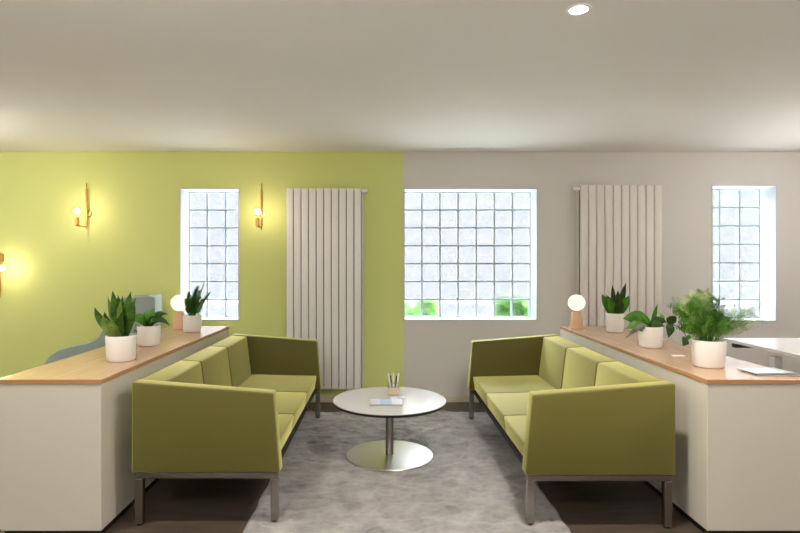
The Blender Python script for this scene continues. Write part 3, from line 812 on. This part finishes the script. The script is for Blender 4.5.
# right worktop: feathery fern
def fern():
    t = thing('potted_feathery_fern', 'large white pot of feathery asparagus fern, nearest on the right oak worktop', 'plant', (1.853, 3.13, WT), 0, 'potted plants on the right worktop')
    h = .152
    pot_with_soil(t, .093, h)
    rnd = random.Random(11)
    specs = []
    for k in range(30):
        a = rnd.uniform(-1, 1); specs.append((-.04 + a*.13, rnd.uniform(-.11, .11), rnd.uniform(.14, .27) - abs(a)*.05, 'fern_dark' if k % 2 else 'fern'))
    specs += [(-.155, -.02, .225, 'fern_light'), (-.10, .03, .275, 'fern_light'), (-.05, -.03, .285, 'fern_light'), (-.19, .0, .19, 'fern'), (-.02, .02, .295, 'fern'), (.02, 0, .27, 'fern'), (-.13, -.06, .25, 'fern'), (-.17, .03, .22, 'fern'),
              (.16, -.02, .20, 'fern'), (.255, -.01, .205, 'fern_light'), (.20, .03, .14, 'fern_light'), (.275, .0, .125, 'fern_light'), (.14, -.05, .13, 'fern'), (.10, .02, .18, 'fern'), (.21, -.03, .17, 'fern'), (.18, .0, .09, 'fern'), (-.16, -.05, .10, 'fern'), (.05, -.09, .10, 'fern'), (-.07, -.10, .12, 'fern')]
    for tx, ty, tz, mk in specs:
        tz *= .93
        if tx > .12: tx *= 1.14
        b = Vector((tx*.18-.005, ty*.25, h-.014)); e = Vector((tx, ty, h+tz)); mid = Vector((tx*.42, ty*.45, h+tz*.80))
        bm = bmesh.new(); pts = [bez(b, mid, e, k/8) for k in range(9)]
        tube(bm, pts, [.0018]*8+[.0008], 4)
        for k in range(15):
            f = .22 + .78*k/15; c = bez(b, mid, e, f); d = (bez(b, mid, e, min(1, f+.03)) - bez(b, mid, e, f-.03)).normalized()
            sd = d.cross(Vector((0, -1, .25))).normalized(); L = .046*math.sin(math.pi*(.18+.78*(1-f)))+.008
            for s in (-1, 1):
                tw = (sd*s*.85 + d*.65 + Vector((0, rnd.uniform(-.3, .3), 0))).normalized(); q = c + tw*L
                u = tw.cross(Vector((0, 1, .2))).normalized()
                for g in range(4):
                    o = c + tw*L*(g+.6)/4; nl = .0165*(1-.13*g)
                    for ss in (-1, 1):
                        dd = (u*ss*.9 + tw*.7 + Vector((0, rnd.uniform(-.6, .6), 0))).normalized()*nl; ww = u.cross(dd).normalized()*.0012 + tw*.0017
                        v = [bm.verts.new(o-ww), bm.verts.new(o+ww), bm.verts.new(o+dd+ww*.4), bm.verts.new(o+dd-ww*.4)]
                        bm.faces.new(v)
        obj('frond', bm, M[mk], t)
fern()

# table lamps
def table_lamp(x, y, label, clear):
    t = thing('globe_table_lamp', label, 'table lamp', (x, y, WT), 0, 'globe table lamps')
    bm = bmesh.new(); lathe(bm, [(0, 0), (.055, 0), (.058, .003), (.056, .02), (.043, .142), (.040, .148), (0, .148)], 40); obj('lamp_base', bm, M['lamp_wood'], t, smooth=True)
    bm = bmesh.new(); lathe(bm, [(.014, .1485), (.030, .1485), (.030, .156), (.014, .156)], 24); obj('lamp_collar', bm, M['brass'], t, smooth=True)
    bm = bmesh.new(); sphere(bm, (0, 0, .156+.074), .076, 32, 20, .97); obj('glass_globe', bm, M['clear_globe' if clear else 'opal'], t, smooth='all')
    if clear:
        bm = bmesh.new()
        tube(bm, [(0, 0, .157), (0, 0, .21)], .006, 8)
        tube(bm, [(0, 0, .21), (-.022, 0, .25), (-.012, 0, .285), (.0, 0, .25), (.012, 0, .285), (.024, 0, .245), (0.002, 0, .21)], .003, 6)
        obj('filament', bm, M['filament'], t)
table_lamp(1.735, 4.93, 'opal globe table lamp with pale wooden base on the right worktop', False)
table_lamp(-1.812, 4.90, 'clear globe table lamp with pale wooden base on the left worktop', True)

# white tag and magazines on the right worktop
bm = bmesh.new(); bx(bm, -.04, .04, -.018, .018, 0, .006, .003); tag(obj('card_tag', bm, M['white_plastic'], loc=(1.862, 3.47, WT)), 'small flat white tag lying on the right worktop below the trailing vine', 'tag')
booklet(2.068, 2.935, WT, .215, .14, .006, R(-4), cover_mat('grey_blue_cover', srgb(70, 86, 106), srgb(58, 74, 94), srgb(120, 126, 134), .5), 'dark blue magazine under the white one at the near end of the right worktop', 'magazines on the right worktop', 'magazine', 'magazine')
booklet(2.062, 2.965, WT+.0065, .215, .145, .004, R(5), cover_mat('pale_grey_cover', srgb(200, 202, 206), srgb(216, 218, 222), srgb(176, 182, 190), .45), 'pale grey magazine on top at the near end of the right worktop', 'magazines on the right worktop', 'magazine', 'magazine')

# ------------------------------------------------------------------ wall lamps
def wall_lamp(x, z, label, flip=False, yaw=0.0):
    t = thing('brass_wall_lamp', label, 'wall lamp', (x, BACK, z), yaw, 'brass wall lamps')
    s = -1 if flip else 1
    bm = bmesh.new(); b = bmesh.new(); lathe(b, [(0, 0.0005), (.036, 0.0005), (.036, .012), (.032, .016), (0, .016)], 28)
    bmesh.ops.transform(b, matrix=Matrix.Translation((0, 0, 0)) @ Matrix.Rotation(R(90), 4, 'X'), verts=b.verts); merge(bm, b)
    tube(bm, [(0, -.016, 0), (0, -.032, 0)], .007, 10)
    obj('wall_plate', bm, M['brass'], t, smooth=True)
    bm = bmesh.new(); tube(bm, [(0, -.036, -.16*s), (0, -.036, .05*s), (0, -.036, .30*s)], .0055, 12); tube(bm, [(0, -.036, -.12*s), (0, -.036, .24*s)], .0105, 12); obj('rod', bm, M['brass'], t, smooth=True)
    bm = bmesh.new(); tube(bm, [(0, -.034, -.135*s), (0, -.235, -.135*s)], .006, 10); obj('arm', bm, M['brass'], t, smooth=True)
    bm = bmesh.new(); tube(bm, [(0, -.205, -.132*s), (0, -.205, -.055*s)], .020, 16); obj('bulb_holder', bm, M['brass'], t, smooth=True)
    bm = bmesh.new(); sphere(bm, (0, -.205, .005*s), .022, 20, 12); bl = obj('bulb', bm, M['bulb'], t, smooth='all')
    bm = bmesh.new(); sphere(bm, (0, -.205, .003*s), .057, 24, 16); obj('glass_globe', bm, M['bulb_glass'], t, smooth='all')
wall_lamp(-2.945, 1.885, 'brass wall lamp with upright bulb left of the narrow left window')
wall_lamp(-1.208, 1.880, 'brass wall lamp with upright bulb between the narrow left window and the radiator')
wall_lamp(-3.835, 1.345, 'brass wall lamp with its bulb hanging down, cut by the left picture edge', True, R(40))

# ------------------------------------------------------------------ grey armchair behind the left cabinets
t = thing('felt_armchair', 'grey felt armchair with sweeping side panel behind the left oak worktop', 'armchair', (-2.03, 4.90, 0), R(15))
# local: -x is the way the chair faces, +y away from the camera
def side_profile():
    pts = [(0, .10), (0, 1.075), (-.012, 1.092), (-.05, 1.097), (-.30, 1.085), (-.345, 1.06), (-.37, 1.0), (-.40, .86), (-.45, .755), (-.53, .70), (-.62, .678), (-.70, .655), (-.76, .60), (-.795, .53), (-.82, .44), (-.80, .10)]
    return [(x if x > -.5 else -.5+(x+.5)*1.30, z) for x, z in pts]
bm = bmesh.new(); prism(bm, side_profile(), 'y', 0, .055, .010, 2); obj('side_panel', bm, M['felt'], t)
bm = bmesh.new(); prism(bm, [(0, .10), (0, 1.05), (-.04, 1.09), (-.24, 1.08), (-.30, 1.03), (-.34, .80), (-.40, .56), (-.78, .54), (-.80, .10)], 'y', .445, .50, .010, 2); obj('side_panel', bm, M['felt'], t)
bm = bmesh.new(); bx(bm, -.09, -.002, .0555, .4445, .30, 1.09, .008, 3); obj('backrest', bm, M['felt'], t, smooth=True)
bm = bmesh.new(); bx(bm, -.76, -.091, .057, .443, .30, .45, .03, 4); obj('seat_cushion', bm, M['felt_dark'], t, smooth=True)
for x in (-.74, -.06):
    for y in (.028, .472):
        bm = bmesh.new(); tube(bm, [(x, y, 0.001), (x, y, .0995)], [.012, .018], 12); obj('leg', bm, M['lamp_wood'], t, smooth=True)

# ------------------------------------------------------------------ white desk behind the right cabinets
t = thing('white_desk', 'white desk with a dark under-rail behind the right cabinet row', 'desk', (2.95, 3.0, 0))
DW, DL, DH = 0.80, 1.78, 0.74
bm = bmesh.new(); bx(bm, 0, DW, 0, DL, DH-.025, DH, .002, 1); obj('desktop', bm, M['white_desk'], t)
bm = bmesh.new(); bx(bm, .03, DW-.03, DL-.14, DL-.08, DH-.065, DH-.0255); bx(bm, .03, DW-.03, .08, .14, DH-.065, DH-.0255); obj('under_rail', bm, M['dark_metal'], t)
for x in (.04, DW-.10):
    for y in (.08, 1.20):
        bm = bmesh.new(); bx(bm, x, x+.06, y, y+.06, .001, DH-.0655, .003, 1); obj('leg', bm, M['white_desk'], t)
